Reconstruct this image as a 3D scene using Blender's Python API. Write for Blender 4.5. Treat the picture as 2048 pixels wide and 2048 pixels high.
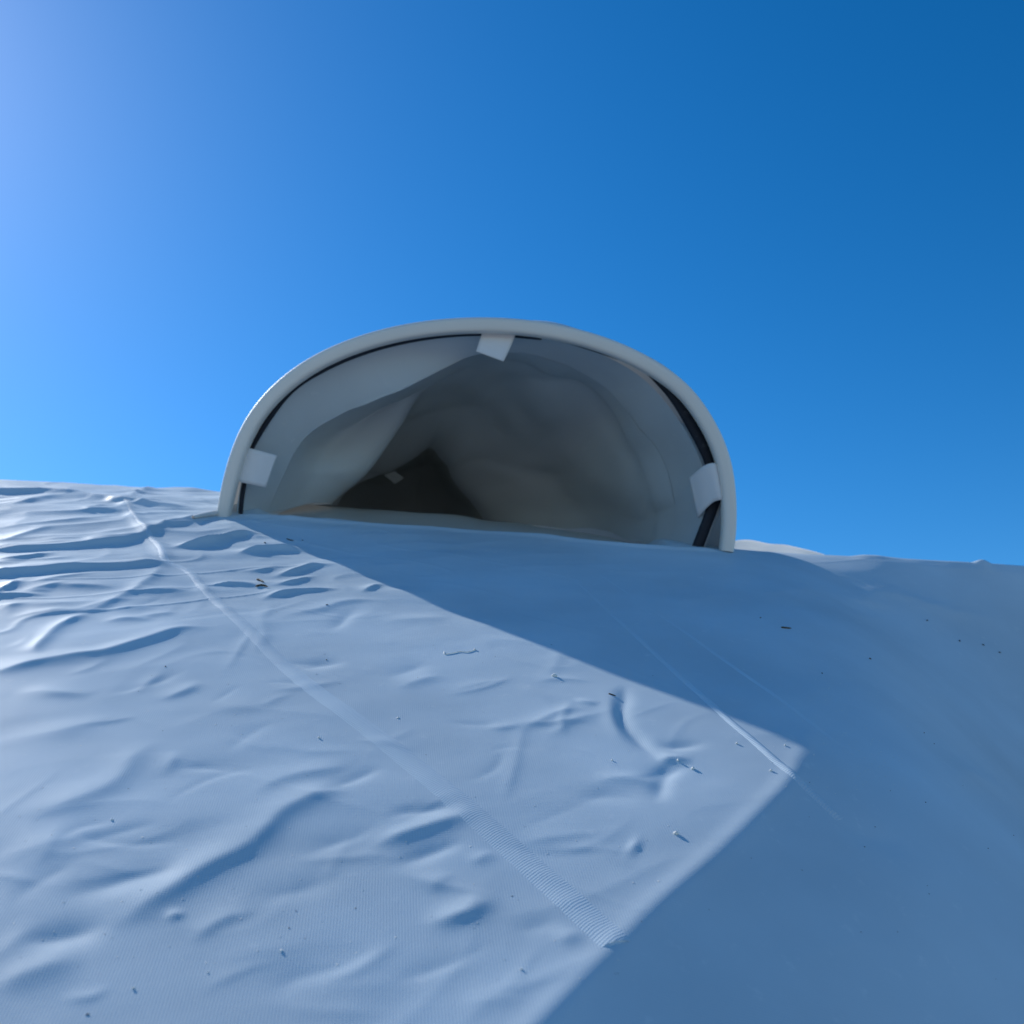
import bpy, math, random
import numpy as np
from mathutils import Vector, Matrix, noise

random.seed(7); rng = np.random.default_rng(7)
scene = bpy.context.scene
for o in list(bpy.data.objects): bpy.data.objects.remove(o)

# ---------------------------------------------------------------- camera / sky / sun / exposure
PITCH = math.radians(21)
CAM = np.array([0.0, 0.0, 2.05])
F = 1967.0                                   # focal length in pixels of the 2048 px photograph
cp, sp = math.cos(PITCH), math.sin(PITCH)
ROT = np.array([[1, 0, 0], [0, cp, -sp], [0, sp, cp]])     # roof frame (x right, y away, z up) -> world

cam_d = bpy.data.cameras.new('camera'); cam = bpy.data.objects.new('camera', cam_d)
scene.collection.objects.link(cam); scene.camera = cam
cam_d.sensor_width = 36; cam_d.lens = 18 * F / 1024
cam_d.clip_start = 0.01; cam_d.clip_end = 2000
cam.location = CAM; cam.rotation_euler = (math.pi / 2 + PITCH, 0, 0)
cam_d.dof.use_dof = True; cam_d.dof.focus_distance = 0.47; cam_d.dof.aperture_fstop = 20

SUN_E = math.radians(23.0)                   # height of the sun over the roof frame
sh = np.array([-0.62, 0.785]); sh /= np.linalg.norm(sh)
SUNR = np.array([sh[0] * math.cos(SUN_E), sh[1] * math.cos(SUN_E), math.sin(SUN_E)])
SUNW = ROT @ SUNR
sun_el = math.asin(SUNW[2]); sun_az = math.atan2(SUNW[0], SUNW[1])
sd_ = bpy.data.lights.new('sun', 'SUN'); sun = bpy.data.objects.new('sun', sd_); scene.collection.objects.link(sun)
sd_.energy = 4.9; sd_.angle = math.radians(0.53); sd_.color = (1.0, 0.985, 0.955)
sun.location = (-4, 5, 6)
sun.rotation_euler = Vector(SUNW).to_track_quat('Z', 'Y').to_euler()

world = bpy.data.worlds.new('World'); scene.world = world; world.use_nodes = True
wn = world.node_tree.nodes; wl = world.node_tree.links
sky = wn.new('ShaderNodeTexSky'); sky.sky_type = 'NISHITA'; sky.sun_disc = False
sky.sun_elevation = sun_el; sky.sun_rotation = sun_az
sky.altitude = 300; sky.air_density = 1.0; sky.dust_density = 0.20; sky.ozone_density = 4.0
hs = wn.new('ShaderNodeHueSaturation'); hs.inputs['Saturation'].default_value = 1.22; hs.inputs['Hue'].default_value = 0.495
bg = wn['Background']; bg.inputs['Strength'].default_value = 0.15
v1 = wn.new('ShaderNodeVectorMath'); v1.operation = 'SCALE'; v1.inputs['Scale'].default_value = 0.15
gm = wn.new('ShaderNodeGamma'); gm.inputs['Gamma'].default_value = 1.26
v2 = wn.new('ShaderNodeVectorMath'); v2.operation = 'SCALE'; v2.inputs['Scale'].default_value = 1.10 / 0.15
wl.new(sky.outputs[0], v1.inputs[0]); wl.new(v1.outputs[0], gm.inputs['Color']); wl.new(gm.outputs[0], v2.inputs[0])
wl.new(v2.outputs[0], hs.inputs['Color']); wl.new(hs.outputs[0], bg.inputs['Color'])      # the camera's contrast and colour on the whole sky

scene.render.engine = 'CYCLES'
scene.view_settings.view_transform = 'Standard'; scene.view_settings.look = 'None'
scene.view_settings.gamma = 1; scene.view_settings.exposure = 0.0
scene.view_settings.use_curve_mapping = False

# ---------------------------------------------------------------- materials
def new_mat(name):
    m = bpy.data.materials.new(name); m.use_nodes = True
    nt = m.node_tree; b = nt.nodes['Principled BSDF']
    return m, nt, b
def nd(nt, t, **kw):
    n = nt.nodes.new(t)
    for k, v in kw.items(): setattr(n, k, v)
    return n
def math_n(nt, op, a, b=None):
    n = nd(nt, 'ShaderNodeMath', operation=op)
    for i, v in enumerate((a, b)):
        if v is None: continue
        if isinstance(v, (int, float)): n.inputs[i].default_value = v
        else: nt.links.new(v, n.inputs[i])
    return n.outputs[0]

def fabric(name, col, rough=0.5, spec=0.5, weave=0.0, pitch=0.0016, grime=0.0, bump=0.0006, coord='UV', transl=0.0, tcol=None, rot=38, jit=0.0005):
    """coated woven cloth: fine scrim relief from two crossed thread sets, faint dust and grime"""
    m, nt, b = new_mat(name)
    b.inputs['Roughness'].default_value = rough
    b.inputs['Specular IOR Level'].default_value = spec
    tc = nd(nt, 'ShaderNodeTexCoord')
    src = tc.outputs['UV'] if coord == 'UV' else tc.outputs['Object']
    big = nd(nt, 'ShaderNodeTexNoise'); big.inputs['Scale'].default_value = 7; big.inputs['Detail'].default_value = 5
    fine = nd(nt, 'ShaderNodeTexNoise'); fine.inputs['Scale'].default_value = 90; fine.inputs['Detail'].default_value = 6
    fine.inputs['Roughness'].default_value = 0.7
    nt.links.new(src, big.inputs['Vector']); nt.links.new(src, fine.inputs['Vector'])
    r1 = nd(nt, 'ShaderNodeValToRGB'); r1.color_ramp.elements[0].position = 0.35; r1.color_ramp.elements[1].position = 0.7
    c0 = [c * (1 - 0.5 * grime) for c in col]
    r1.color_ramp.elements[0].color = (*c0, 1); r1.color_ramp.elements[1].color = (*col, 1)
    nt.links.new(big.outputs[0], r1.inputs[0])
    # pale dusty scuffs
    r2 = nd(nt, 'ShaderNodeValToRGB'); r2.color_ramp.elements[0].position = 0.60; r2.color_ramp.elements[1].position = 0.78
    r2.color_ramp.elements[0].color = (0, 0, 0, 1); r2.color_ramp.elements[1].color = (1, 1, 1, 1)
    nt.links.new(fine.outputs[0], r2.inputs[0])
    mx = nd(nt, 'ShaderNodeMix', data_type='RGBA'); mx.inputs[7].default_value = (0.85, 0.86, 0.85, 1)
    nt.links.new(math_n(nt, 'MULTIPLY', r2.outputs[0], grime), mx.inputs[0]); nt.links.new(r1.outputs[0], mx.inputs[6])
    nt.links.new(mx.outputs[2], b.inputs['Base Color'])
    if weave > 0:
        mp = nd(nt, 'ShaderNodeMapping'); mp.inputs['Rotation'].default_value = (0, 0, math.radians(rot))
        jn = nd(nt, 'ShaderNodeTexNoise'); jn.inputs['Scale'].default_value = 130; jn.inputs['Detail'].default_value = 2
        nt.links.new(src, jn.inputs['Vector'])
        js = nd(nt, 'ShaderNodeVectorMath', operation='MULTIPLY_ADD'); js.inputs[1].default_value = (jit, jit, 0)
        nt.links.new(jn.outputs['Color'], js.inputs[0]); nt.links.new(src, js.inputs[2]); nt.links.new(js.outputs[0], mp.inputs['Vector'])
        sx = nd(nt, 'ShaderNodeSeparateXYZ'); nt.links.new(mp.outputs[0], sx.inputs[0])
        k = 2 * math.pi / pitch
        a = math_n(nt, 'SINE', math_n(nt, 'MULTIPLY', sx.outputs[0], k))
        c = math_n(nt, 'SINE', math_n(nt, 'MULTIPLY', sx.outputs[1], k))
        w = math_n(nt, 'MULTIPLY', a, c)
        grain = math_n(nt, 'MULTIPLY', math_n(nt, 'SUBTRACT', fine.outputs[0], 0.5), 1.2)
        h = math_n(nt, 'ADD', math_n(nt, 'MULTIPLY', w, weave), grain)
        bp = nd(nt, 'ShaderNodeBump'); bp.inputs['Strength'].default_value = 1.0
        bp.inputs['Distance'].default_value = bump
        nt.links.new(h, bp.inputs['Height']); nt.links.new(bp.outputs[0], b.inputs['Normal'])
    if transl > 0:
        tr = nd(nt, 'ShaderNodeBsdfTranslucent'); tr.inputs[0].default_value = (*(tcol or col), 1)
        ms = nd(nt, 'ShaderNodeMixShader'); ms.inputs[0].default_value = transl
        nt.links.new(b.outputs[0], ms.inputs[1]); nt.links.new(tr.outputs[0], ms.inputs[2])
        nt.links.new(ms.outputs[0], nt.nodes['Material Output'].inputs['Surface'])
    return m

M_ROOF = fabric('coated_canvas', (0.585, 0.685, 0.75), rough=0.5, spec=0.015, weave=0.42, pitch=0.0013, grime=0.36, bump=0.00006)
M_SEAM = fabric('welded_seam', (0.585, 0.685, 0.75), rough=0.5, spec=0.015, weave=1.0, pitch=0.0016, grime=0.25, bump=0.00006, rot=58, jit=0.0012)
M_HOOD = fabric('hood_canvas', (0.74, 0.73, 0.70), rough=0.5, weave=0.3, pitch=0.0015, grime=0.1, bump=0.0001, transl=0.12)
M_LINE = fabric('grey_lining', (0.54, 0.595, 0.615), rough=0.5, spec=0.4, weave=0.4, pitch=0.0018, grime=0.25, bump=0.0001, transl=0.06)
M_FLOOR = fabric('beige_lining', (0.48, 0.45, 0.40), rough=0.6, spec=0.3, weave=0.4, pitch=0.0018, grime=0.25, bump=0.0001)
M_BACKLIT = fabric('thin_backlit_cloth', (0.80, 0.80, 0.79), rough=0.5, weave=0.3, pitch=0.0015, bump=0.0001, transl=0.75)  # very translucent, so the added fold shines with the sun behind it
M_RIM = fabric('rim_binding', (0.80, 0.74, 0.66), rough=0.55, weave=0.3, pitch=0.0016, grime=0.12, bump=0.0001, coord='Object')
M_TAB = fabric('hook_loop_tab', (0.76, 0.735, 0.72), rough=0.7, spec=0.2, weave=0.5, pitch=0.0014, grime=0.08, bump=0.00012, coord='Object')
M_HOOP = fabric('navy_webbing', (0.012, 0.016, 0.026), rough=0.55, spec=0.3, weave=0.6, pitch=0.002, grime=0.1, bump=0.0002, coord='Object')
M_EDGE = fabric('webbing_edge', (0.25, 0.24, 0.23), rough=0.6, coord='Object')
M_MESH = fabric('insect_mesh', (0.42, 0.45, 0.44), rough=0.7, spec=0.2, weave=1.0, pitch=0.0016, bump=0.0004, coord='Object')

def plain(name, col, rough=0.7, scale=900, var=0.35):
    m, nt, b = new_mat(name); b.inputs['Roughness'].default_value = rough
    tc = nd(nt, 'ShaderNodeTexCoord'); n = nd(nt, 'ShaderNodeTexNoise'); n.inputs['Scale'].default_value = scale
    nt.links.new(tc.outputs['Object'], n.inputs['Vector'])
    r = nd(nt, 'ShaderNodeValToRGB'); r.color_ramp.elements[0].position = 0.3; r.color_ramp.elements[1].position = 0.7
    r.color_ramp.elements[0].color = (*[c * (1 - var) for c in col], 1); r.color_ramp.elements[1].color = (*col, 1)
    nt.links.new(n.outputs[0], r.inputs[0]); nt.links.new(r.outputs[0], b.inputs['Base Color'])
    return m
M_CRUMB = plain('pale_crumb', (0.82, 0.80, 0.74), var=0.15)
M_SEED = plain('dark_seed', (0.055, 0.045, 0.035))
M_TWIG = plain('brown_twig', (0.09, 0.07, 0.045))
M_GROUND = plain('dry_ground', (0.36, 0.33, 0.28), rough=0.95, scale=3)

# ---------------------------------------------------------------- roof surface
def sstep(a, b, x):
    t = np.clip((x - a) / (b - a), 0, 1); return t * t * (3 - 2 * t)
def softplus(x, w):
    y = np.clip(x / w, -40, 40)
    return np.where(x / w > 40, x, w * np.log1p(np.exp(y)))

DM, ZM = 0.85, -0.0164
CREST_A = np.array([0.0005, 0.245]); CREST_T = np.array([0.571, 0.821])
def base_height(x, d):
    """the cloth without its creases: a gently arched roof slope"""
    r = DM - d
    z = ZM - 0.16 * r - 0.06 * r * r
    z = np.where(d < 0.1, ZM - 0.16 * 0.75 - 0.06 * 0.5625 + (d - 0.1) * 0.25 - 0.12 * (d - 0.1) ** 2, z)
    z = z - 0.063 * (x + 0.03)
    # crest where the slope rolls over, near on the right, farther on the left
    D = 1.03 - 0.15 * sstep(-0.10, 0.24, x)
    z = z - 0.30 * softplus(d - D, 0.035)
    # the cloth breaks downwards along a line from the near edge to the right
    px, py = x - CREST_A[0], d - CREST_A[1]
    s = px * CREST_T[1] - py * CREST_T[0]
    al = px * CREST_T[0] + py * CREST_T[1]
    s = s + 0.75 * np.maximum(al - 0.16, 0) ** 2
    s = s + 0.0035 * np.sin(al * 21 + 0.6) + 0.0003 * np.sin(al * 83 + 1.0) - 0.0030 + 0.16 * (al - 0.09) ** 2
    z = z - (0.34 * softplus(s, 0.0013 + 0.03 * sstep(0.19, 0.34, al)) + 0.20 * softplus(s - 0.05, 0.01)) * (1 - 0.97 * np.clip((d - 0.50) / 0.40, 0, 1) ** 1.5) + 0.035 * softplus(x - 0.22, 0.02)
    z = z + 0.17 * (np.clip(d, 0.55, 0.89) - 0.89) * sstep(0.18, 0.44, x)
    z = z + 0.0005 * np.exp(-((s + 0.0015) / 0.0045) ** 2) * (1 - sstep(0.2, 0.3, al))
    # far sides fall away
    z = z - 0.35 * softplus(np.abs(x + 0.05) - 0.95, 0.12)
    z = z - 0.10 * np.maximum(d - 1.5, 0) ** 2
    return z

def unproject(px, py, hf=base_height):
    qx, qz = (px - 1024) / F, -(py - 1024) / F
    ds = np.linspace(0.12, 1.9, 900)
    g = qz * ds - hf(qx * ds, ds)
    k = np.nonzero(g < 0)[0]
    if len(k) == 0:
        i = int(np.argmin(g)); return np.array([qx * ds[i], ds[i]])
    i = max(k[0], 1)
    t = g[i - 1] / (g[i - 1] - g[i])
    d = ds[i - 1] + t * (ds[i] - ds[i - 1])
    return np.array([qx * d, d])

def catmull(P, n):
    P = np.asarray(P, float); m = len(P)
    if m == 2:
        t = np.linspace(0, 1, n)[:, None]; return P[0] * (1 - t) + P[1] * t
    t = np.linspace(0, m - 1 - 1e-9, n); i = t.astype(int); f = (t - i)[:, None]
    Q = np.vstack([2 * P[0] - P[1], P, 2 * P[-1] - P[-2]])
    a, b, c, e = Q[i], Q[i + 1], Q[i + 2], Q[i + 3]
    return 0.5 * (2 * b + (c - a) * f + (2 * a - 5 * b + 4 * c - e) * f ** 2 + (3 * b - a - 3 * c + e) * f ** 3)

def axis(segs):
    out = [segs[0][0]]
    for a, b, h0, h1 in segs:
        v = a; 
        L = []
        n = max(2, int((b - a) / (0.5 * (h0 + h1))))
        t = np.linspace(0, 1, n + 1)[1:]
        # spacing from h0 to h1
        w = np.cumsum(np.linspace(h0, h1, n)); w = w / w[-1]
        out += list(a + (b - a) * w)
    return np.array(out)
XS = axis([(-2.3, -0.8, 0.12, 0.006), (-0.8, -0.5, 0.003, 0.0018), (-0.5, 0.35, 0.0014, 0.0014), (0.35, 0.65, 0.002, 0.005), (0.65, 2.3, 0.006, 0.12)])
DS = axis([(-1.5, 0.14, 0.12, 0.004), (0.14, 0.6, 0.0011, 0.0014), (0.6, 1.4, 0.0014, 0.0028), (1.4, 3.0, 0.004, 0.12)])
GX, GD = np.meshgrid(XS, DS)
Z = base_height(GX, GD)
FINE = (sstep(-0.85, -0.7, GX) * (1 - sstep(0.55, 0.75, GX)) * sstep(0.08, 0.16, GD) * (1 - sstep(1.35, 1.5, GD)))

def vnoise(u, v, seed):
    r = np.random.default_rng(seed); T = r.random((256, 256))
    iu, iv = np.floor(u).astype(int), np.floor(v).astype(int)
    fu, fv = u - iu, v - iv
    fu, fv = fu * fu * fu * (fu * (fu * 6 - 15) + 10), fv * fv * fv * (fv * (fv * 6 - 15) + 10)
    g = lambda a, b: T[a % 256, b % 256]
    return (g(iu, iv) * (1 - fu) + g(iu + 1, iv) * fu) * (1 - fv) + (g(iu, iv + 1) * (1 - fu) + g(iu + 1, iv + 1) * fu) * fv - 0.5
WX = vnoise(GX * 28, GD * 28, 61) + 0.5 * vnoise(GX * 70, GD * 70, 62); WD = vnoise(GX * 28, GD * 28, 63) + 0.5 * vnoise(GX * 70, GD * 70, 64)
WA = vnoise(GX * 33, GD * 33, 65)
def stroke(pix, w0, w1, amp, taper=0.25, rag=0.5, cusp=2.0):
    """a crease along a line on the cloth; w0 / w1 = half widths on the far-left / near-right flank, metres"""
    global Z
    P = np.array([unproject(*p) for p in pix]); P = catmull(P, 8 * len(P))
    R = 3.2 * max(w0, w1)
    i0, i1 = np.searchsorted(XS, P[:, 0].min() - R), np.searchsorted(XS, P[:, 0].max() + R)
    j0, j1 = np.searchsorted(DS, P[:, 1].min() - R), np.searchsorted(DS, P[:, 1].max() + R)
    ww = rag * max(w0, w1)
    X, D = GX[j0:j1, i0:i1] + ww * WX[j0:j1, i0:i1], GD[j0:j1, i0:i1] + ww * WD[j0:j1, i0:i1]
    best = np.full(X.shape, 1e9); sg = np.zeros(X.shape); tt = np.zeros(X.shape)
    seg = np.linalg.norm(np.diff(P, axis=0), axis=1); cum = np.concatenate([[0], np.cumsum(seg)]); L = cum[-1]
    for k in range(len(P) - 1):
        a, e = P[k], P[k + 1] - P[k]; l2 = e @ e + 1e-12
        t = np.clip(((X - a[0]) * e[0] + (D - a[1]) * e[1]) / l2, 0, 1)
        rx, rd = X - a[0] - t * e[0], D - a[1] - t * e[1]
        dist = rx * rx + rd * rd
        m = dist < best
        best[m] = dist[m]; sg[m] = (rx * (-sh[0]) + rd * (-sh[1]))[m]; tt[m] = ((cum[k] + t * seg[k]) / L)[m]
    dist = np.sqrt(best)
    mixs = 0.5 + 0.5 * np.tanh(sg / (0.35 * (dist + 1e-4)))
    w = w0 * (1 - mixs) + w1 * mixs
    env = sstep(0, taper, tt + 0.02) * (1 - sstep(1 - taper, 1, tt - 0.02)) if taper > 0 else 1.0
    Z[j0:j1, i0:i1] += amp * np.exp(-(dist / w) ** cusp) * env * (1 + 1.2 * rag * WA[j0:j1, i0:i1])

mm = 0.001
S = [  # pixel line in the photograph, far flank, near flank, height
 # pulls running to the left foot of the hood
 ([(-60, 1106), (0, 1103), (181, 1088), (275, 1078), (326, 1056), (391, 1038), (440, 1030)], 22, 9, 4.0, .1),
 ([(-60, 1152), (0, 1148), (109, 1141), (217, 1134), (308, 1130), (345, 1126)], 20, 8, 4.2, .12),
 ([(-60, 990), (0, 987), (109, 985), (203, 996), (261, 1005), (391, 1018)], 30, 14, 5.0, .1),
 ([(322, 962), (285, 982), (255, 1003)], 14, 10, 3.5, .2),
 ([(0, 1016), (65, 1001), (109, 992), (150, 992)], 16, 9, 3.2, .3),
 ([(-40, 1062), (60, 1052), (160, 1040), (250, 1026)], 22, 14, 2.6, .3),
 ([(-40, 1086), (30, 1078), (90, 1060), (150, 1056)], 14, 9, 2.2, .3),
 ([(-40, 1126), (0, 1123), (76, 1114), (112, 1102)], 12, 7, 2.6, .3),
 ([(-40, 1200), (0, 1186), (33, 1166), (48, 1160)], 9, 6, 2.6, .2),
 ([(-40, 1196), (0, 1193), (55, 1191), (105, 1187)], 10, 6, 2.4, .3),
 ([(90, 1168), (140, 1172), (188, 1175), (250, 1179)], 13, 8, 2.2, .3),
 ([(326, 1130), (283, 1172), (232, 1201), (174, 1228)], 12, 7, 2.2, .15),
 ([(180, 1226), (120, 1255), (83, 1284), (69, 1302), (90, 1309)], 8, 5, 2.0, .15),
 ([(255, 1190), (315, 1183), (385, 1182)], 12, 7, 2.4, .3),
 ([(-60, 1352), (0, 1342), (58, 1328), (127, 1317), (217, 1306), (304, 1280), (370, 1259), (430, 1254)], 15, 8, 2.6, .15),
 ([(205, 1246), (250, 1240), (315, 1240)], 10, 7, 1.6, .35),
 ([(20, 1215), (120, 1208), (230, 1203)], 14, 9, 1.6, .35),
 ([(420, 1030), (360, 1050), (310, 1062)], 16, 10, 3.0, .3),
 ([(120, 1015), (200, 1022), (300, 1020)], 16, 12, 2.0, .35),
 ([(300, 960), (360, 968), (430, 985)], 22, 20, 4.0, .3),
 # puckers at the edge of the hood's shadow
 ([(325, 1099), (417, 1088), (490, 1068), (535, 1078)], 10, 7, 6.0, .25),
 ([(467, 1111), (520, 1104), (572, 1099), (612, 1106)], 9, 7, 5.2, .25),
 ([(540, 1154), (590, 1142), (630, 1132), (672, 1131)], 7, 5, 2.8, .3),
 ([(540, 1170), (590, 1162), (635, 1149)], 6, 4, 2.0, .3),
 ([(520, 1202), (560, 1190), (600, 1184), (685, 1178)], 7, 5, 2.6, .25),
 ([(410, 1170), (460, 1168), (525, 1173)], 9, 6, 2.4, .3),
 ([(470, 1140), (520, 1140), (560, 1132)], 7, 5, 2.2, .35),
 ([(718, 1188), (745, 1176), (765, 1166)], 7, 4, 2.6, .3),
 ([(540, 1236), (620, 1222), (700, 1204), (790, 1196)], 9, 6, 1.6, .3),
 ([(655, 1270), (690, 1235), (720, 1210)], 6, 5, -1.2, .3),
 ([(590, 1345), (640, 1332), (700, 1324)], 6, 6, -1.2, .3),
 ([(760, 1250), (840, 1236), (900, 1228)], 8, 7, 1.2, .35),
 # broad folds of the near cloth
 ([(200, 1862), (233, 1843), (330, 1785), (446, 1715), (524, 1661), (582, 1622), (660, 1587), (700, 1566)], 9, 5.0, 1.7, .12),
 ([(480, 1605), (560, 1563), (660, 1533), (700, 1536)], 7, 4.5, 1.0, .3),
 ([(120, 1795), (220, 1768), (300, 1748), (370, 1722)], 7, 6, -1.3, .3),
 ([(40, 1892), (120, 1872), (215, 1852)], 6, 6, -1.2, .3),
 ([(318, 1842), (345, 1834), (368, 1827)], 2.6, 2.0, 0.7, .3),
 ([(-40, 1975), (60, 1945), (165, 1912)], 7, 6, 1.0, .3),
 ([(40, 1637), (155, 1591), (233, 1548), (279, 1506), (318, 1484)], 9, 5.5, 1.2, .2),
 ([(20, 1386), (110, 1386), (190, 1393)], 8, 6, 1.3, .35),
 ([(315, 1403), (372, 1383), (404, 1358)], 6, 3.5, 0.9, .3),
 ([(-20, 1480), (90, 1470), (200, 1440), (260, 1425)], 10, 8, 1.0, .35),
 ([(-20, 1705), (80, 1695), (200, 1670)], 8, 7, 0.9, .35),
 ([(400, 1430), (470, 1416), (560, 1404)], 8, 7, 0.7, .35),
 ([(735, 1697), (843, 1656), (921, 1635), (955, 1622)], 5, 4, 1.3, .25),
 ([(770, 1634), (850, 1620), (930, 1610)], 4, 4, -1.0, .3),
 ([(790, 1735), (870, 1700), (945, 1672)], 4, 4, -0.8, .3),
 ([(835, 1846), (901, 1838), (952, 1818), (995, 1776)], 5, 3.5, 1.0, .25),
 ([(940, 1728), (965, 1714), (990, 1697)], 3, 3, 0.7, .3),
 ([(1105, 1890), (1140, 1872), (1160, 1856)], 3.4, 3, 0.7, .3),
 ([(1010, 1860), (1070, 1852), (1130, 1835)], 5, 4, -0.5, .35),
 ([(770, 1362), (810, 1345), (850, 1322)], 6, 5, -1.0, .3),
 ([(780, 1384), (830, 1366), (880, 1346)], 6, 5, 0.8, .3),
 ([(970, 1461), (1010, 1458), (1052, 1452)], 4, 2.6, 0.6, .3),
 ([(1254, 1366), (1243, 1417), (1254, 1454), (1283, 1486), (1315, 1524)], 3.6, 3.6, -1.5, .2),
 ([(1222, 1380), (1220, 1430), (1240, 1470), (1275, 1505)], 4, 4, 0.8, .3),
 ([(1312, 1522), (1355, 1520), (1390, 1527)], 4, 3.4, 1.0, .3),
 ([(1310, 1496), (1360, 1494), (1420, 1488)], 4.5, 4, -0.9, .3),
 ([(1384, 1526), (1337, 1548), (1322, 1584), (1317, 1610)], 4, 3.6, -1.0, .25),
 ([(1150, 1408), (1172, 1408), (1195, 1414)], 4, 2.6, 0.6, .3),
 ([(1130, 1600), (1210, 1592), (1300, 1600)], 7, 6, -0.7, .35),
 ([(1250, 1690), (1268, 1695), (1280, 1698)], 5, 5, 0.9, .4),
 ([(1180, 1560), (1240, 1556), (1330, 1566)], 6, 5, 0.6, .35),
 ([(1130, 1262), (1110, 1330), (1060, 1378)], 5, 4, 0.35, .3),
 ([(1052, 1447), (1030, 1530), (1008, 1608)], 3.0, 2.2, 0.35, .2),
 ([(420, 1920), (560, 1890), (700, 1880)], 8, 7, 0.6, .35),
 ([(560, 1990), (680, 1970), (840, 1960)], 8, 7, 0.5, .35),
 ([(480, 1790), (600, 1770), (690, 1730)], 7, 6, -0.5, .35),
 # quiet ripples lying in the shade
 ([(880, 1095), (980, 1084), (1060, 1078)], 8, 6, 1.0, .3),
 ([(960, 1120), (1080, 1108), (1150, 1104)], 10, 8, 1.0, .35),
 ([(1640, 1196), (1760, 1190), (1880, 1218), (2048, 1240)], 14, 10, 2.0, .25),
 ([(1430, 1176), (1560, 1182), (1650, 1172)], 14, 10, 1.6, .3),
 ([(1830, 1552), (1950, 1560), (2060, 1592)], 10, 8, 1.0, .3),
 ([(1660, 1640), (1740, 1680), (1830, 1690)], 9, 8, -0.7, .3),
 # cloth heaped behind the right foot, still in the sun, and far to the right
 ([(1700, 1106), (1760, 1112), (1800, 1116)], 12, 10, 2.0, .3),
 ([(1940, 1126), (1960, 1128), (1985, 1131)], 9, 8, 3.0, .3),
 # hem along the mouth of the hood
 ([(470, 1031), (560, 1037), (800, 1054), (1000, 1066), (1200, 1086), (1340, 1098), (1440, 1103)], 5, 5, 2.2, .04),
]
for k, (pix, a, b, h, tp) in enumerate(S):
    if k < 28: stroke(pix, a * 0.75 * mm, b * (0.5 if k < 9 else 0.66) * mm, h * (0.84 if k < 20 else 1.0) * mm, min(0.5, tp * 1.5), 0.35, 1.35)
    else: stroke(pix, a * 1.0 * mm, b * 0.95 * mm, h * 0.88 * mm, min(0.5, tp * 1.5), 0.6, 1.6)

stroke([(240, 996), (283, 1056), (319, 1096), (334, 1128)], 0.006, 0.005, 0.0016, 0.12, 0.15)
stroke([(334, 1128), (376, 1142), (417, 1186), (470, 1238)], 0.005, 0.004, 0.0006, 0.2, 0.15)
# lesser creases between them
rs = random.Random(5)
for k in range(95):
    px, py = rs.uniform(-20, 1450), 1190 + 830 * rs.random() ** 1.2
    if px > 640 and py < 1150 + (px - 640) * 0.38: continue
    if px > 1600 - (py - 1480) * 0.98 - 40: continue
    sc = (py - 900) / 600; L = rs.uniform(30, 95) * (0.6 + 0.6 * sc); a = math.radians(rs.gauss(-22, 24)); c_ = rs.gauss(0, 0.18)
    pl = [(px + L * t * math.cos(a) - c_ * L * t * t * math.sin(a), py + 0.75 * (L * t * math.sin(a) + c_ * L * t * t * math.cos(a))) for t in (-1, -0.4, 0.2, 1)]
    w = rs.uniform(2.2, 5.5)
    stroke(pl, w * mm, w * rs.uniform(0.5, 0.9) * mm, rs.choice((1, 1, -1)) * w * rs.uniform(0.05, 0.12) * mm, 0.45, 0.8, 1.5)
for k in range(26):
    px, py = rs.uniform(-60, 330), rs.uniform(985, 1230)
    L = rs.uniform(60, 190); sl = rs.gauss(-0.10, 0.05)
    w = rs.uniform(4, 9)
    stroke([(px - L / 2, py - sl * L / 2), (px, py + rs.gauss(0, 3)), (px + L / 2, py + sl * L / 2)], w * mm, w * 0.7 * mm, w * rs.uniform(0.10, 0.22) * mm, 0.45, 0.4, 1.3)

# general softness of slack cloth: stretched along the pull lines (left-right), fading in the taut shaded part
ca, sa = math.cos(math.radians(24)), math.sin(math.radians(24))
U, V = GX * ca + GD * sa, -GX * sa + GD * ca
side = (GX - CREST_A[0]) * CREST_T[1] - (GD - CREST_A[1]) * CREST_T[0]
taut = 1 - 0.80 * sstep(-0.03, 0.02, side)
far = sstep(0.42, 0.8, GD) * (1 - sstep(-0.2, 0.15, GX))
w1 = 0.05 * vnoise(GX * 7, GD * 7, 3) + 0.02 * vnoise(GX * 17, GD * 17, 4); w2 = 0.03 * vnoise(GX * 8, GD * 8, 5)
rid = lambda a: 0.25 - np.abs(a)
patch = sstep(-0.15, 0.25, vnoise(GX * 6 + 3, GD * 6, 21))
N = (1.3 * vnoise((U + w2) * 9, (V + w1) * 22, 11) + 1.7 * patch * rid(vnoise((U + w2) * 13, (V + w1) * 33, 14)) + 0.6 * vnoise((U + w2) * 26, (V + w1) * 52, 12) + 0.13 * vnoise(U * 90, V * 130, 13)) * mm
cm = sstep(0.0, 0.3, vnoise(GX * 9 + 5, GD * 9 + 2, 71)); U3, V3 = GX * 0.88 - GD * 0.47, GX * 0.47 + GD * 0.88
N += 0.9 * mm * cm * (np.maximum(0.11 - np.abs(vnoise((U + w1) * 17, (V + w2) * 30, 72)), 0) / 0.11) ** 1.8 * 0.5
N += 0.5 * mm * (1 - cm) * (np.maximum(0.10 - np.abs(vnoise((U3 + w1) * 12, (V3 + w2) * 26, 74)), 0) / 0.10) ** 1.8 * 0.5
Z += FINE * taut * N * (0.55 + 1.5 * far)

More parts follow.
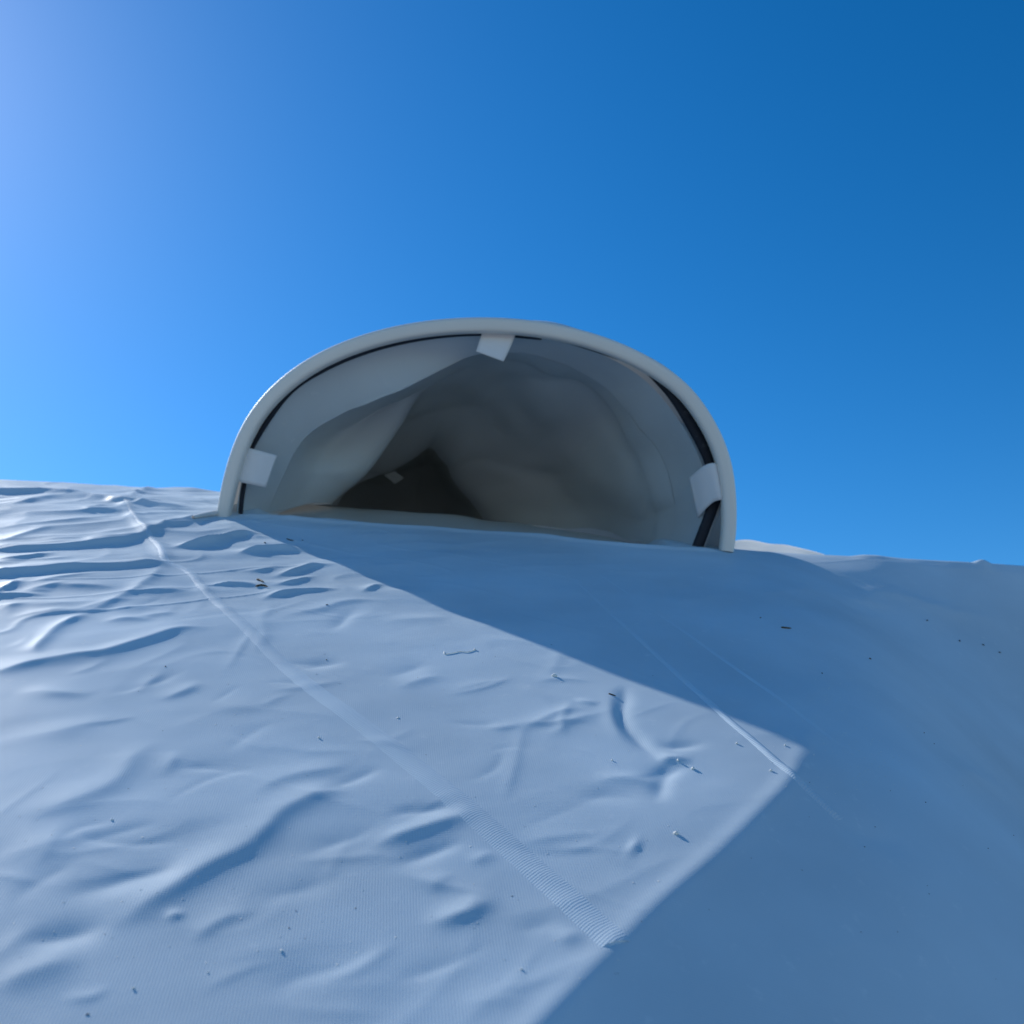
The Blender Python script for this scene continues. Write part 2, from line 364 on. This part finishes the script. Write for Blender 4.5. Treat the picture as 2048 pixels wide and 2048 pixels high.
FRP = np.array([unproject(*p) for p in [(500, 1029), (560, 1034), (800, 1051), (1000, 1063), (1200, 1083), (1350, 1097)]])
dfront = np.interp(GX, FRP[:, 0], FRP[:, 1])
rec = sstep(0.004, 0.016, GD - dfront) * sstep(FRP[0, 0] - 0.002, FRP[0, 0] + 0.02, GX) * (1 - sstep(FRP[-1, 0] - 0.02, FRP[-1, 0] + 0.002, GX)) * (1 - sstep(1.15, 1.25, GD))
Z -= 0.018 * rec

def surf(x, d):
    """height of the creased cloth by bilinear lookup"""
    x = np.asarray(x, float); d = np.asarray(d, float)
    i = np.clip(np.searchsorted(XS, x) - 1, 0, len(XS) - 2); j = np.clip(np.searchsorted(DS, d) - 1, 0, len(DS) - 2)
    fx = (x - XS[i]) / (XS[i + 1] - XS[i]); fd = (d - DS[j]) / (DS[j + 1] - DS[j])
    return (Z[j, i] * (1 - fx) + Z[j, i + 1] * fx) * (1 - fd) + (Z[j + 1, i] * (1 - fx) + Z[j + 1, i + 1] * fx) * fd
def on_cloth(px, py):
    p = unproject(px, py, surf); return np.array([p[0], p[1], float(surf(p[0], p[1]))])
def cloth_normal(p):
    e = 0.002
    gx = (surf(p[0] + e, p[1]) - surf(p[0] - e, p[1])) / (2 * e); gd = (surf(p[0], p[1] + e) - surf(p[0], p[1] - e)) / (2 * e)
    n = np.array([-gx, -gd, 1.0]); return n / np.linalg.norm(n)

# ---------------------------------------------------------------- object helpers
def to_world(P): return np.asarray(P, float) @ ROT.T + CAM
def link(o): scene.collection.objects.link(o); return o
def tag(o, label=None, cat=None, group=None, kind=None):
    for k, v in (('label', label), ('category', cat), ('group', group), ('kind', kind)):
        if v: o[k] = v
    return o
def mesh_obj(name, P, quads, mat, parent=None, origin=None, uv=None, smooth=True, frame='roof'):
    P = to_world(P) if frame == 'roof' else np.asarray(P, float)
    org = np.zeros(3) if origin is None else np.asarray(origin, float)
    par_org = np.array(parent.matrix_world.translation if False else parent['_org']) if parent is not None else np.zeros(3)
    V_ = P - org
    quads = np.asarray(quads, np.int32); nq, k = quads.shape
    me = bpy.data.meshes.new(name)
    me.vertices.add(len(V_)); me.vertices.foreach_set('co', V_.astype(np.float32).ravel())
    me.loops.add(nq * k); me.loops.foreach_set('vertex_index', quads.ravel())
    me.polygons.add(nq); me.polygons.foreach_set('loop_start', np.arange(0, nq * k, k, dtype=np.int32))
    if uv is not None:
        l = me.uv_layers.new(name='UVMap'); l.data.foreach_set('uv', np.asarray(uv, np.float32)[quads.ravel()].ravel())
    me.update(calc_edges=True); me.validate()
    me.polygons.foreach_set('use_smooth', np.full(nq, smooth)); me.materials.append(mat)
    o = link(bpy.data.objects.new(name, me))
    if parent is not None: o.parent = parent
    o.location = org - par_org
    o['_org'] = [float(v) for v in org]
    return o
def grid_faces(nr, nc, wrap=False):
    j, i = np.meshgrid(np.arange(nr - 1), np.arange(nc if wrap else nc - 1), indexing='ij')
    i2 = (i + 1) % nc
    return np.stack([j * nc + i, j * nc + i2, (j + 1) * nc + i2, (j + 1) * nc + i], -1).reshape(-1, 4)
def pt(px, py, d): return np.array([(px - 1024) / F * d, d, -(py - 1024) / F * d])
def solidify(o, t, off=-1):
    m = o.modifiers.new('thickness', 'SOLIDIFY'); m.thickness = t; m.offset = off; return o
def tube(path, rad, n=10, rad2=None, up=np.array([0, 1.0, 0]), sq=1.0):
    """swept tube; rad across the sweep in its own plane, rad2 along `up`"""
    path = np.asarray(path, float); m = len(path)
    rad = np.broadcast_to(rad, (m,)); rad2 = rad if rad2 is None else np.broadcast_to(rad2, (m,))
    T = np.gradient(path, axis=0); T /= np.linalg.norm(T, axis=1)[:, None]
    A = np.cross(T, up); A /= np.linalg.norm(A, axis=1)[:, None]; B = np.cross(A, T)
    th = np.linspace(0, 2 * np.pi, n, endpoint=False)
    c_, s_ = np.sign(np.cos(th)) * np.abs(np.cos(th)) ** sq, np.sign(np.sin(th)) * np.abs(np.sin(th)) ** sq
    P = path[:, None] + A[:, None] * (c_[None, :, None] * rad[:, None, None]) + B[:, None] * (s_[None, :, None] * rad2[:, None, None])
    return P.reshape(-1, 3), grid_faces(m, n, True)

# ---------------------------------------------------------------- the ground and the tent's body
gs = 400.0
gn = 60; gx = np.linspace(-gs, gs, gn); A_, B_ = np.meshgrid(gx, gx)
G = mesh_obj('ground', np.stack([A_, B_, 0.0 * A_], -1).reshape(-1, 3), grid_faces(gn, gn), M_GROUND, frame='world')
tag(G, kind='structure')

base = np.array([0.0, 0.6, 0.0])
tent = link(bpy.data.objects.new('tent', None)); tent.location = base; tent['_org'] = [float(v) for v in base]
tag(tent, 'pale blue-white canvas tent with an arched vent hood on its roof', 'tent')

RP = np.stack([GX, GD, Z], -1).reshape(-1, 3)
roof = mesh_obj('roof_canvas', RP, grid_faces(len(DS), len(XS)), M_ROOF, tent, uv=np.stack([GX, GD], -1).reshape(-1, 2), origin=base)
roof['label'] = 'creased pale canvas roof, half of it in shade'
# walls hanging from the eaves to the ground
nr_, nc_ = len(DS), len(XS)
for idx in (np.arange(0, nc_), np.arange(0, nc_) + (nr_ - 1) * nc_, np.arange(0, nr_) * nc_, np.arange(0, nr_) * nc_ + nc_ - 1):
    idx = idx[::6] if idx[-1] == idx[::6][-1] else np.append(idx[::6], idx[-1])
    top = to_world(RP[idx]); low = top.copy(); low[:, 2] = 0.0
    mesh_obj('wall_panel', np.vstack([top, low]), grid_faces(2, len(idx)), M_ROOF, tent, frame='world', origin=base, uv=np.vstack([top[:, :2], low[:, :2] + 1]))

# welded seams: raised ribs on the cloth
def seam(pix, hw, h, n=260, sink=0.0004):
    P = catmull([unproject(*p) for p in pix], n)
    T = np.gradient(P, axis=0); T /= np.linalg.norm(T, axis=1)[:, None]
    Nn = np.stack([T[:, 1], -T[:, 0]], 1)
    k = 15; s = np.linspace(-1, 1, k)
    hwv = hw * np.clip(0.35 + 0.65 * (0.78 - P[:, 1]) / 0.4, 0.35, 1.0)
    prof = h * np.cos(s * np.pi / 2) ** 2 - sink * np.abs(s) ** 4
    Q = P[:, None] + Nn[:, None] * (s[None, :, None] * hwv[:, None, None])
    mod = 1 + 0.9 * vnoise(P[:, 0] * 40 + P[:, 1] * 25, P[:, 1] * 0 + 2.5, 31)
    zz = surf(Q[..., 0], Q[..., 1]) + prof[None] * (mod * (hwv / hw) ** 1.5 * np.clip(np.minimum(np.arange(n), n - 1 - np.arange(n)) / 8, 0, 1))[:, None]
    V_ = np.concatenate([Q, zz[..., None]], -1).reshape(-1, 3)
    L = np.concatenate([[0], np.cumsum(np.linalg.norm(np.diff(P, axis=0), axis=1))])
    uv = np.stack([np.repeat(L, k), np.tile(s * hw, n)], 1)
    return mesh_obj('seam', V_, grid_faces(n, k)[:, ::-1], M_SEAM, roof, uv=uv, origin=base)
seam([(250, 1000), (283, 1056), (319, 1096), (332, 1124), (376, 1142), (417, 1186), (490, 1255), (600, 1358), (760, 1478), (940, 1625), (1100, 1765), (1215, 1871), (1234, 1889)], 0.0074, 0.00050)
seam([(1150, 1160), (1268, 1269), (1435, 1421), (1507, 1483), (1585, 1548), (1680, 1640)], 0.0034, 0.0006)
seam([(1200, 1150), (1330, 1238), (1594, 1425), (1700, 1510)], 0.0030, 0.00025)

# ---------------------------------------------------------------- the vent hood
hood_org = to_world(np.array([[-0.03, 0.86, ZM]]))[0]
OUT = [(435, 1032), (440, 986), (458, 912), (482, 848), (519, 795), (572, 744), (636, 702), (721, 668), (806, 647), (890, 636), (975, 633), (1060, 638),
       (1150, 654), (1222, 677), (1284, 704), (1334, 735), (1375, 766), (1401, 798), (1428, 839), (1450, 882), (1465, 929), (1471, 975), (1473, 1029), (1472, 1071), (1466, 1104)]
OUTc = catmull(OUT, 160)
for _ in range(60): OUTc[1:-1] = 0.25 * OUTc[:-2] + 0.5 * OUTc[1:-1] + 0.25 * OUTc[2:]
Tn = np.gradient(OUTc, axis=0); Tn /= np.linalg.norm(Tn, axis=1)[:, None]
INW = np.stack([-Tn[:, 1], Tn[:, 0]], 1)                       # towards the inside of the arch
tpar = np.linspace(0, 1, 160)
wid = 28 + 3 * np.sin(tpar * np.pi) - 3 * np.exp(-(tpar / 0.03) ** 2)
MID = OUTc + INW * (wid / 2)[:, None]
RD = 0.85
# outer shell, from the hoop back down to the roof
rows = []
frontS = np.array([pt(p[0], p[1], 0.858) for p in (OUTc + INW * 9)])
ap = tpar * np.pi
def arch_row(d, xl, xr, zt):
    xc, hw = (xl + xr) / 2, (xr - xl) / 2
    x = xc - hw * np.cos(ap); zb = surf(x, np.full_like(x, d)) - 0.004
    return np.stack([x, np.full_like(x, d), zb + (zt) * np.sin(ap) ** 0.75], 1)
bul = 9 * np.exp(-((tpar - 0.15) / 0.075) ** 2) - 8
rowB = np.array([pt(p[0], p[1], 0.89) for p in (OUTc - INW * bul[:, None])])
sh_rows = [frontS, rowB, arch_row(0.96, -0.25, 0.18, 0.182), arch_row(1.09, -0.245, 0.12, 0.165), arch_row(1.22, -0.245, 0.055, 0.165), arch_row(1.33, -0.22, 0.0, 0.125), arch_row(1.44, -0.14, -0.06, 0.01)]
SR = np.stack(sh_rows, 0)                                       # rows x t x 3
def loft(R, n):
    out = np.stack([catmull(R[:, k], n) for k in range(R.shape[1])], 1); return out
SH = loft(SR, 46)
for a in range(SH.shape[0]):
    for c in range(SH.shape[1]):
        k = min(a / 8, 1); p = SH[a, c]
        SH[a, c, 2] += k * 0.006 * noise.noise(Vector((p[0] * 14, p[1] * 9, 3.1)))
uvS = np.stack(np.meshgrid(np.linspace(0, .6, SH.shape[1]), np.linspace(0, .5, SH.shape[0])), -1).reshape(-1, 2)
hood = mesh_obj('vent_hood', SH.reshape(-1, 3), grid_faces(*SH.shape[:2]), M_HOOD, tent, uv=uvS, origin=hood_org)
hood['label'] = 'arched canvas vent hood with grey lining and padded rim'

# padded rim
path = np.array([pt(p[0], p[1], RD) for p in MID]); rr = wid / 2 * RD / F
P_, q_ = tube(path, rr, 28, np.full(160, 0.0075), sq=0.62)
mesh_obj('rim', P_, q_, M_RIM, hood, origin=hood_org)

# lining: rows of (pixel, depth) from the hoop into the throat
def row(pix, d): 
    pix = np.asarray(pix, float)
    c = catmull(pix, 121); dd = np.interp(np.linspace(0, 1, 121), np.linspace(0, 1, len(pix)), d if np.ndim(d) else [d] * len(pix))
    return np.array([pt(a[0], a[1], e) for a, e in zip(c, dd)])
r0 = row([(470, 1030), (498, 905), (556, 806), (655, 724), (800, 676), (964, 664), (1130, 684), (1268, 744), (1356, 838), (1408, 945), (1404, 1040), (1382, 1104)], 0.866)
r1 = row([(530, 1026), (565, 945), (610, 868), (700, 818), (835, 757), (968, 706), (1105, 715), (1210, 778), (1295, 862), (1345, 952), (1352, 1030), (1335, 1094)], [.90, .895, .888, .882, .880, .885, .896, .908, .912, .912, .912, .912])
r1b = row([(575, 1022), (620, 950), (655, 888), (722, 840), (848, 776), (974, 716), (1095, 735), (1190, 796), (1264, 877), (1310, 960), (1322, 1030), (1308, 1088)], [.93, .935, .95, .962, .965, .948, .938, .937, .938, .938, .938, .938])
r2 = row([(662, 1010), (735, 945), (795, 862), (846, 780), (905, 750), (985, 726), (1080, 752), (1165, 812), (1235, 892), (1275, 970), (1290, 1030), (1280, 1083)], [.985, .985, .985, .985, .985, .98, .972, .968, .968, .968, .968, .968])
r3 = row([(585, 1014), (620, 965), (690, 915), (765, 872), (845, 838), (905, 815), (965, 828), (1035, 882), (1090, 940), (1135, 985), (1162, 1020), (1170, 1060)], 1.08)
r4 = row([(640, 1040), (670, 990), (725, 955), (785, 930), (832, 908), (866, 886), (898, 912), (925, 944), (948, 975), (968, 1002), (985, 1022), (1000, 1044)], 1.15)
r5 = row([(720, 1048), (740, 1002), (765, 975), (792, 955), (820, 938), (848, 926), (866, 944), (880, 962), (892, 980), (904, 998), (914, 1016), (922, 1050)], 1.23)
r6 = row([(775, 1060), (788, 1022), (800, 1006), (812, 996), (822, 990), (832, 986), (842, 992), (850, 1000), (858, 1010), (866, 1022), (872, 1036), (876, 1060)], 1.275)
r7 = row([(822 + k, 1050 - (k % 2)) for k in range(12)], 1.285)
LN = loft(np.stack([r0, r1, r1 + 0.10 * (r1b - r1), r1b, r2, r3, r4, r5, r6, r7], 0), 144)
for a in range(LN.shape[0]):
    for c in range(LN.shape[1]):
        p = LN[a, c]; k = min(a / 10, 1) * (0.35 + min(a / 45, 1))
        nz = noise.noise(Vector((p[0] * 16, p[1] * 8 + 5, p[2] * 16))) * 0.007 + noise.noise(Vector((p[0] * 38, p[1] * 20, p[2] * 38))) * 0.0022
        nz += 0.002 * (max(0.0, 0.16 - abs(noise.noise(Vector((p[0] * 7 + p[2] * 9, p[1] * 5, p[2] * 5 - p[0] * 6 + 4.2))))) / 0.16) ** 1.3
        LN[a, c] += k * nz * np.array([0.5, 0.3, 0.8])
uvL = np.stack(np.meshgrid(np.linspace(0, .6, LN.shape[1]), np.linspace(0, .4, LN.shape[0])), -1).reshape(-1, 2)
cut = 100
lin = mesh_obj('lining', LN[:cut].reshape(-1, 3), grid_faces(cut, LN.shape[1])[:, ::-1], M_LINE, hood, uv=uvL[:cut * LN.shape[1]], origin=hood_org)
thr = LN[cut - 1:]
mesh_obj('mesh_screen', thr.reshape(-1, 3), grid_faces(thr.shape[0], thr.shape[1])[:, ::-1], M_MESH, hood, origin=hood_org)

# dark sprung hoop lying inside the rim: (inner edge, outer edge) pixels
HOOP = [((484, 1040), (477, 1040)), ((487, 1000), (480, 1000)), ((493, 962), (486, 962)), ((503, 905), (496, 905)), ((513, 866), (504, 866)), ((545, 812), (535, 806)),
        ((590, 766), (582, 757)), ((660, 722), (655, 711)), ((740, 694), (737, 682)), ((830, 676), (828, 665)), ((900, 667), (899, 659)), ((964, 664), (964, 657)), ((1040, 668), (1041, 660)),
        ((1121, 682), (1124, 670)), ((1221, 714), (1228, 702)), ((1280, 738), (1290, 724)), ((1321, 777), (1336, 762)), ((1348, 812), (1366, 797)), ((1375, 858), (1398, 846)), ((1395, 895), (1415, 884)), ((1410, 930), (1429, 922)),
        ((1418, 985), (1443, 985)), ((1410, 1024), (1436, 1020)), ((1396, 1062), (1421, 1060)), ((1378, 1108), (1402, 1110))]
HOOP = HOOP[:4] + [(tuple(OUTc[k] + INW[k] * (wid[k] + 7 - 4 * (k > 45) * (k - 45) / 30)), tuple(OUTc[k] + INW[k] * (wid[k] - 6))) for k in range(30, 76, 9)] + [((1000, 665), (1000, 655)), ((1060, 669), (1062, 658))] + HOOP[13:]
hi = catmull([h[0] for h in HOOP], 150); ho = catmull([h[1] for h in HOOP], 150)
HV = []
for k in range(150):
    HV.append([pt(*(hi[k] * (1 - f) + ho[k] * f), 0.862 - 0.002 * math.sin(f * math.pi)) for f in (0, .25, .5, .75, 1)])
hp = mesh_obj('hoop', np.array(HV).reshape(-1, 3), grid_faces(150, 5), M_HOOP, hood, origin=hood_org); solidify(hp, 0.0012, 0)
ed = np.array([pt(*(ho[k] + 0.6 * (ho[k] - hi[k]) / 20), 0.8605) for k in range(90, 150)])
P_, q_ = tube(ed, 0.0008, 8); mesh_obj('webbing_edge', P_, q_, M_EDGE, hood, origin=hood_org)

# lining cloth on the floor of the vent
fr = catmull(FRP + np.array([0, 0.009]), 70)
bk = np.stack([np.linspace(-0.20, 0.0, 70), np.full(70, 1.16)], 1)
FLg = np.stack([fr * (1 - f) + bk * f for f in np.linspace(0, 1, 40)], 0)
fz = base_height(FLg[..., 0], FLg[..., 1]) - 0.0075
for a in range(40):
    for c in range(70): fz[a, c] += 0.003 * min(a / 5, 1) * noise.noise(Vector((FLg[a, c, 0] * 20, FLg[a, c, 1] * 14, 8)))
mesh_obj('vent_floor', np.concatenate([FLg, fz[..., None]], -1).reshape(-1, 3), grid_faces(40, 70), M_FLOOR, hood, uv=FLg.reshape(-1, 2), origin=hood_org)
# added translucent fold behind the right foot, makes the bright sunlit strip there
tp_ = catmull([(1440, 1086), (1475, 1081), (1510, 1082), (1545, 1088), (1580, 1092), (1620, 1101), (1665, 1116)], 60)
FS = []
for k in range(60):
    t_ = pt(tp_[k][0], tp_[k][1] + 0.8 * math.sin(k * .31), 0.965)
    b_ = np.array([t_[0], 0.95, float(surf(t_[0], 0.95)) - 0.006])
    FS.append([b_ * (1 - f) + t_ * f + np.array([0, 0.002 * math.sin(k * .2 + f * 3), 0]) for f in np.linspace(0, 1, 10)])
fo = mesh_obj('added_backlit_fold', np.array(FS).reshape(-1, 3), grid_faces(60, 10), M_BACKLIT, hood, origin=hood_org, uv=np.array(FS).reshape(-1, 3)[:, :2]); solidify(fo, 0.0008, 0)

# three hook and loop tabs
def tab(top, bot, dep, name='tab', n=24, m=9):
    a, b, e = catmull(top, n), catmull(bot, n), np.interp(np.linspace(0, 1, n), np.linspace(0, 1, len(dep)), dep)
    ee = catmull(np.array(dep, float)[:, None].repeat(2, 1), n)[:, 0]
    V_ = [[pt(*(a[i] * (1 - f) + b[i] * f), ee[i]) for f in np.linspace(0, 1, m)] for i in range(n)]
    o = mesh_obj(name, np.array(V_).reshape(-1, 3), grid_faces(n, m), M_TAB, hood, origin=hood_org); solidify(o, 0.0011, 0); return o
tab([(482, 889), (495, 895), (525, 903), (554, 911)], [(462, 959), (475, 963), (503, 969), (531, 975)], [.858, .854, .855, .861])
tab([(972, 640), (966, 661), (959, 682), (952, 703)], [(1042, 640), (1033, 664), (1021, 694), (1007, 723)], [.860, .855, .852, .850])
tab([(1446, 930), (1434, 928), (1424, 926), (1409, 931), (1394, 942), (1378, 956)], [(1460, 1003), (1449, 1000), (1440, 1000), (1427, 1004), (1411, 1018), (1396, 1036)], [.858, .849, .847, .851, .858, .868])
# small pale tag deep in the throat
V_ = [pt(768, 950, 1.10), pt(790, 942, 1.10), pt(808, 956, 1.10), pt(790, 968, 1.10)]
tg = mesh_obj('inner_tag', V_, [[0, 1, 2, 3]], M_MESH, hood, origin=hood_org, smooth=False); solidify(tg, 0.001, 0)
# hem flange of the hood on the cloth at the left foot
fl = catmull([(440, 1030), (425, 1031), (405, 1034), (386, 1038)], 20)
FP = np.array([on_cloth(*p) for p in fl]) + np.array([0, 0, 0.0016])
P_, q_ = tube(FP, np.linspace(0.0042, 0.0016, 20), 10, np.linspace(0.003, 0.0012, 20), up=np.array([0, 0, 1.0])); mesh_obj('hem_flange', P_, q_, M_HOOD, hood, origin=hood_org, uv=np.zeros((200, 2)))

# ---------------------------------------------------------------- bits lying on the cloth
def blob(seed, n=10, m=7):
    r = random.Random(seed); P = []
    for j in range(m):
        v = math.pi * j / (m - 1)
        for i in range(n):
            u = 2 * math.pi * i / n
            p = Vector((math.sin(v) * math.cos(u), math.sin(v) * math.sin(u), math.cos(v)))
            P.append(p * (1 + 0.35 * noise.noise(p * 1.3 + Vector((seed * 3.7, 0, 0)))))
    return np.array(P), grid_faces(m, n, True)
def bit(name, px, py, size, mat, label, cat, group, ang=0.0, seed=0, sink=0.35):
    """size = half lengths (m) along, across and up; ang = turn on the cloth in degrees"""
    p = on_cloth(px, py); n = cloth_normal(p)
    t = np.array([math.cos(math.radians(ang)), math.sin(math.radians(ang)), 0]); t -= n * (t @ n); t /= np.linalg.norm(t); b = np.cross(n, t)
    size = [v * p[1] / 0.45 * (0.82 if name == 'crumb' else 0.46) for v in size]
    V_, q = blob(seed)
    W = p + n * size[2] * (1 - sink) + V_[:, :1] * t * size[0] + V_[:, 1:2] * b * size[1] + V_[:, 2:] * n * size[2]
    o = mesh_obj(name, W, q, mat, origin=to_world(p[None])[0]); tag(o, label, cat, group); return o
def twig(px, label, rad, group='dark twigs and stems on the canvas'):
    P = np.array([on_cloth(*p) for p in px]); P[:, 2] += rad * 0.9
    P = catmull(P, 6 * len(P)); V_, q = tube(P, rad * np.interp(np.linspace(0, 1, len(P)), [0, .15, .8, 1], [.35, 1, .8, .25]), 7, up=np.array([0, 0, 1.0]))
    o = mesh_obj('twig', V_, q, M_TWIG, origin=to_world(P[:1])[0]); tag(o, label, 'twig', group)

crumbs = [
 (1109, 1353, 1.7, .9, .9, 'large white crumb in the sun just below the long shadow edge'),
 (1352, 1668, 1.5, 1.1, 1.0, 'white crumb alone on the sunlit canvas beside the slanting shadow edge'),
 (1386, 1538, 1.4, .8, .8, 'white crumb on the crease left of the short ribbed seam'),
 (1356, 1521, .9, .6, .6, 'small white crumb, left neighbour of the crumb on the crease'),
 (1474, 1488, .8, .6, .6, 'tiny white crumb just left of the ribbed seam in the sun'),
 (1542, 1542, 1.0, .6, .6, 'white crumb at the lower end of the short ribbed seam'),
 (1570, 1491, .8, .5, .5, 'tiny white crumb inside the sunlit corner of the shadow'),
 (1224, 1521, .6, .5, .5, 'tiny white crumb with a dark fleck below it in the sun'),
 (638, 1476, .8, .5, .5, 'small white crumb left of the long seam'),
 (224, 1640, .8, .4, .4, 'thin white crumb in the left foreground above the big fold'),
 (563, 1902, 1.0, .7, .5, 'flat white crumb at the bottom below the brown leaf bits'),
 (267, 1977, .7, .9, .6, 'round white crumb near the bottom left corner'),
 (416, 1945, .5, .5, .4, 'tiny white crumb low in the foreground between two flat crumbs'),
 (1043, 1939, .7, .5, .5, 'small white crumb at bottom centre below the long seam end'),
 (796, 1436, .9, .7, .25, 'pale flat scale beside the long seam at mid height'),
 (950, 1300, .9, .7, .5, 'white fleck in the sun above the long thread mark'),
]
for k, (x, y, a, b, c, lab) in enumerate(crumbs):
    bit('crumb', x, y, (a * mm, b * mm, c * mm), M_CRUMB, lab, 'crumb', 'white crumbs scattered on the canvas', ang=-20 + 37 * (k % 4), seed=k + 1)
seeds = [
 (530, 1086, 1.3, .8, .7, 'dark fleck on the lit pucker nearest the hood mouth'),
 (605, 1081, .9, .6, .5, 'small dark fleck in the hood shadow right of the lit pucker'),
 (654, 1210, 1.4, .6, .5, 'dark curved fleck below the puckers near the shadow edge'),
 (653, 1320, .8, .5, .4, 'small dark fleck right of the long seam on smooth canvas'),
 (331, 1333, .9, .6, .5, 'dark fleck on the sunlit canvas left of the long seam'),
 (1740, 1318, 1.3, .8, .7, 'dark speck in the shade below the long dark stem'),
 (1644, 1347, .8, .6, .6, 'dark speck in the shade up right of the sunlit corner'),
 (1521, 1236, .9, .6, .6, 'dark speck in the shade nearest the long dark stem'),
 (1854, 1241, 1.4, .7, .6, 'flat dark speck on the shaded ripple at far right'),
 (1919, 1282, 1.5, .8, .6, 'oval dark speck, left of the three in the far right shade'),
 (1966, 1290, 1.4, .6, .6, 'dark speck, middle of the three in the far right shade'),
 (1999, 1305, 1.6, .5, .5, 'long dark speck, right of the three in the far right shade'),
 (1848, 1466, .6, .5, .5, 'round black speck in the shade right of the pale dust'),
 (1868, 1488, .6, .4, .5, 'round black speck, lower of two right of the pale dust'),
 (1851, 1605, .6, .5, .5, 'black speck in the middle of the right hand shade'),
 (1729, 1694, .7, .4, .4, 'dark speck in the shade, upper left of the lower three'),
 (1976, 1697, .8, .4, .4, 'dark speck in the shade close to the right picture edge'),
 (2027, 1671, .8, .4, .4, 'dark speck cut close to the right picture edge, upper one'),
 (1858, 1788, .6, .5, .4, 'lone dark speck low in the shade right of centre'),
 (1795, 1864, .5, .4, .4, 'faint small speck lowest in the shade'),
 (1750, 1654, .5, .4, .4, 'small black speck in the shade below the pale dust'),
 (175, 2029, 2.2, .6, .5, 'dark blurred husk at the bottom left corner'),
 (578, 1856, .9, .5, .4, 'brown leaf bit in the foreground'),
 (592, 1822, .8, .35, .3, 'slim greenish leaf bit above the brown one'),
 (1236, 1947, .5, .4, .3, 'small dark bit at bottom right of the sunlit canvas'),
]
for k, (x, y, a, b, c, lab) in enumerate(seeds):
    bit('seed', x, y, (a * mm, b * mm, c * mm), M_SEED, lab, 'seed', 'dark seeds and specks on the canvas', ang=-15 + 23 * (k % 5), seed=k + 40)
twig([(511, 1174), (524, 1172), (536, 1175)], 'short dark twig in the puckers under the hood', 0.0007)
twig([(513, 1160), (520, 1162), (528, 1166)], 'curved bit of twig just above the short twig in the puckers', 0.0007)
twig([(1562, 1256), (1572, 1257), (1583, 1258)], 'long dark stem lying in the shade right of the hood', 0.0006)
twig([(1217, 1388), (1223, 1390), (1232, 1393)], 'thin forked dark stem above the curved crease in the sun', 0.00035)
twig([(573, 1078), (580, 1081), (588, 1082)], 'faint thin stem in the hood shadow at the mouth', 0.0005)
# hair-like thread
TP = np.array([on_cloth(*p) for p in [(888, 1304), (890, 1309), (905, 1307), (920, 1304), (935, 1305), (948, 1301)]]); TP[:, 2] += 0.0003
V_, q_ = tube(catmull(TP, 40), 0.00022, 6, up=np.array([0, 0, 1.0]))
tag(mesh_obj('thread', V_, q_, M_CRUMB, origin=to_world(TP[:1])[0]), 'loose white thread curling on the sunlit canvas', 'thread')

# fine dust: too small and too many to count
def dust(name, mat, pts, size, label):
    VV, QQ = [], []; n0 = 0
    tetra = np.array([[1, 0, 0], [0, 1, 0], [-1, 0, 0], [0, -1, 0], [0, 0, .45], [0, 0, -.3]])
    tri = np.array([[0, 1, 4], [1, 2, 4], [2, 3, 4], [3, 0, 4]])
    for (x, y) in pts:
        p = on_cloth(x, y); s = size * (0.5 + random.random()) * (0.6 + 0.8 * p[1])
        a = random.random() * 6.28; c_, s_ = math.cos(a), math.sin(a)
        t = tetra * np.array([s * (1 + random.random()), s, s * .8]); t = np.stack([t[:, 0] * c_ - t[:, 1] * s_, t[:, 0] * s_ + t[:, 1] * c_, t[:, 2]], 1)
        VV.append(t + p); QQ.append(tri + n0); n0 += 6
    o = mesh_obj(name, np.vstack(VV), np.vstack(QQ), mat, origin=base, smooth=False); tag(o, label, 'dust', kind='stuff')
pts = [(random.gauss(1720, 75), random.gauss(1510, 45)) for _ in range(190)] + [(random.gauss(1830, 70), random.gauss(1400, 25)) for _ in range(50)] + [(random.gauss(1660, 40), random.gauss(1400, 30)) for _ in range(35)]
pts += [(random.uniform(1500, 2040), random.uniform(1200, 1600)) for _ in range(60)]
pts += [(random.uniform(20, 1350), random.uniform(1230, 1960)) for _ in range(330)]
dust('pale_dust', M_CRUMB, pts, 0.00028, 'pale dust specks sprinkled over the canvas')
pts = [(random.uniform(20, 2040), random.uniform(1200, 1960)) for _ in range(45)]
dust('dark_dust', M_SEED, pts, 0.00025, 'tiny dark grit sprinkled over the canvas')
for o in bpy.data.objects:
    if '_org' in o: del o['_org']
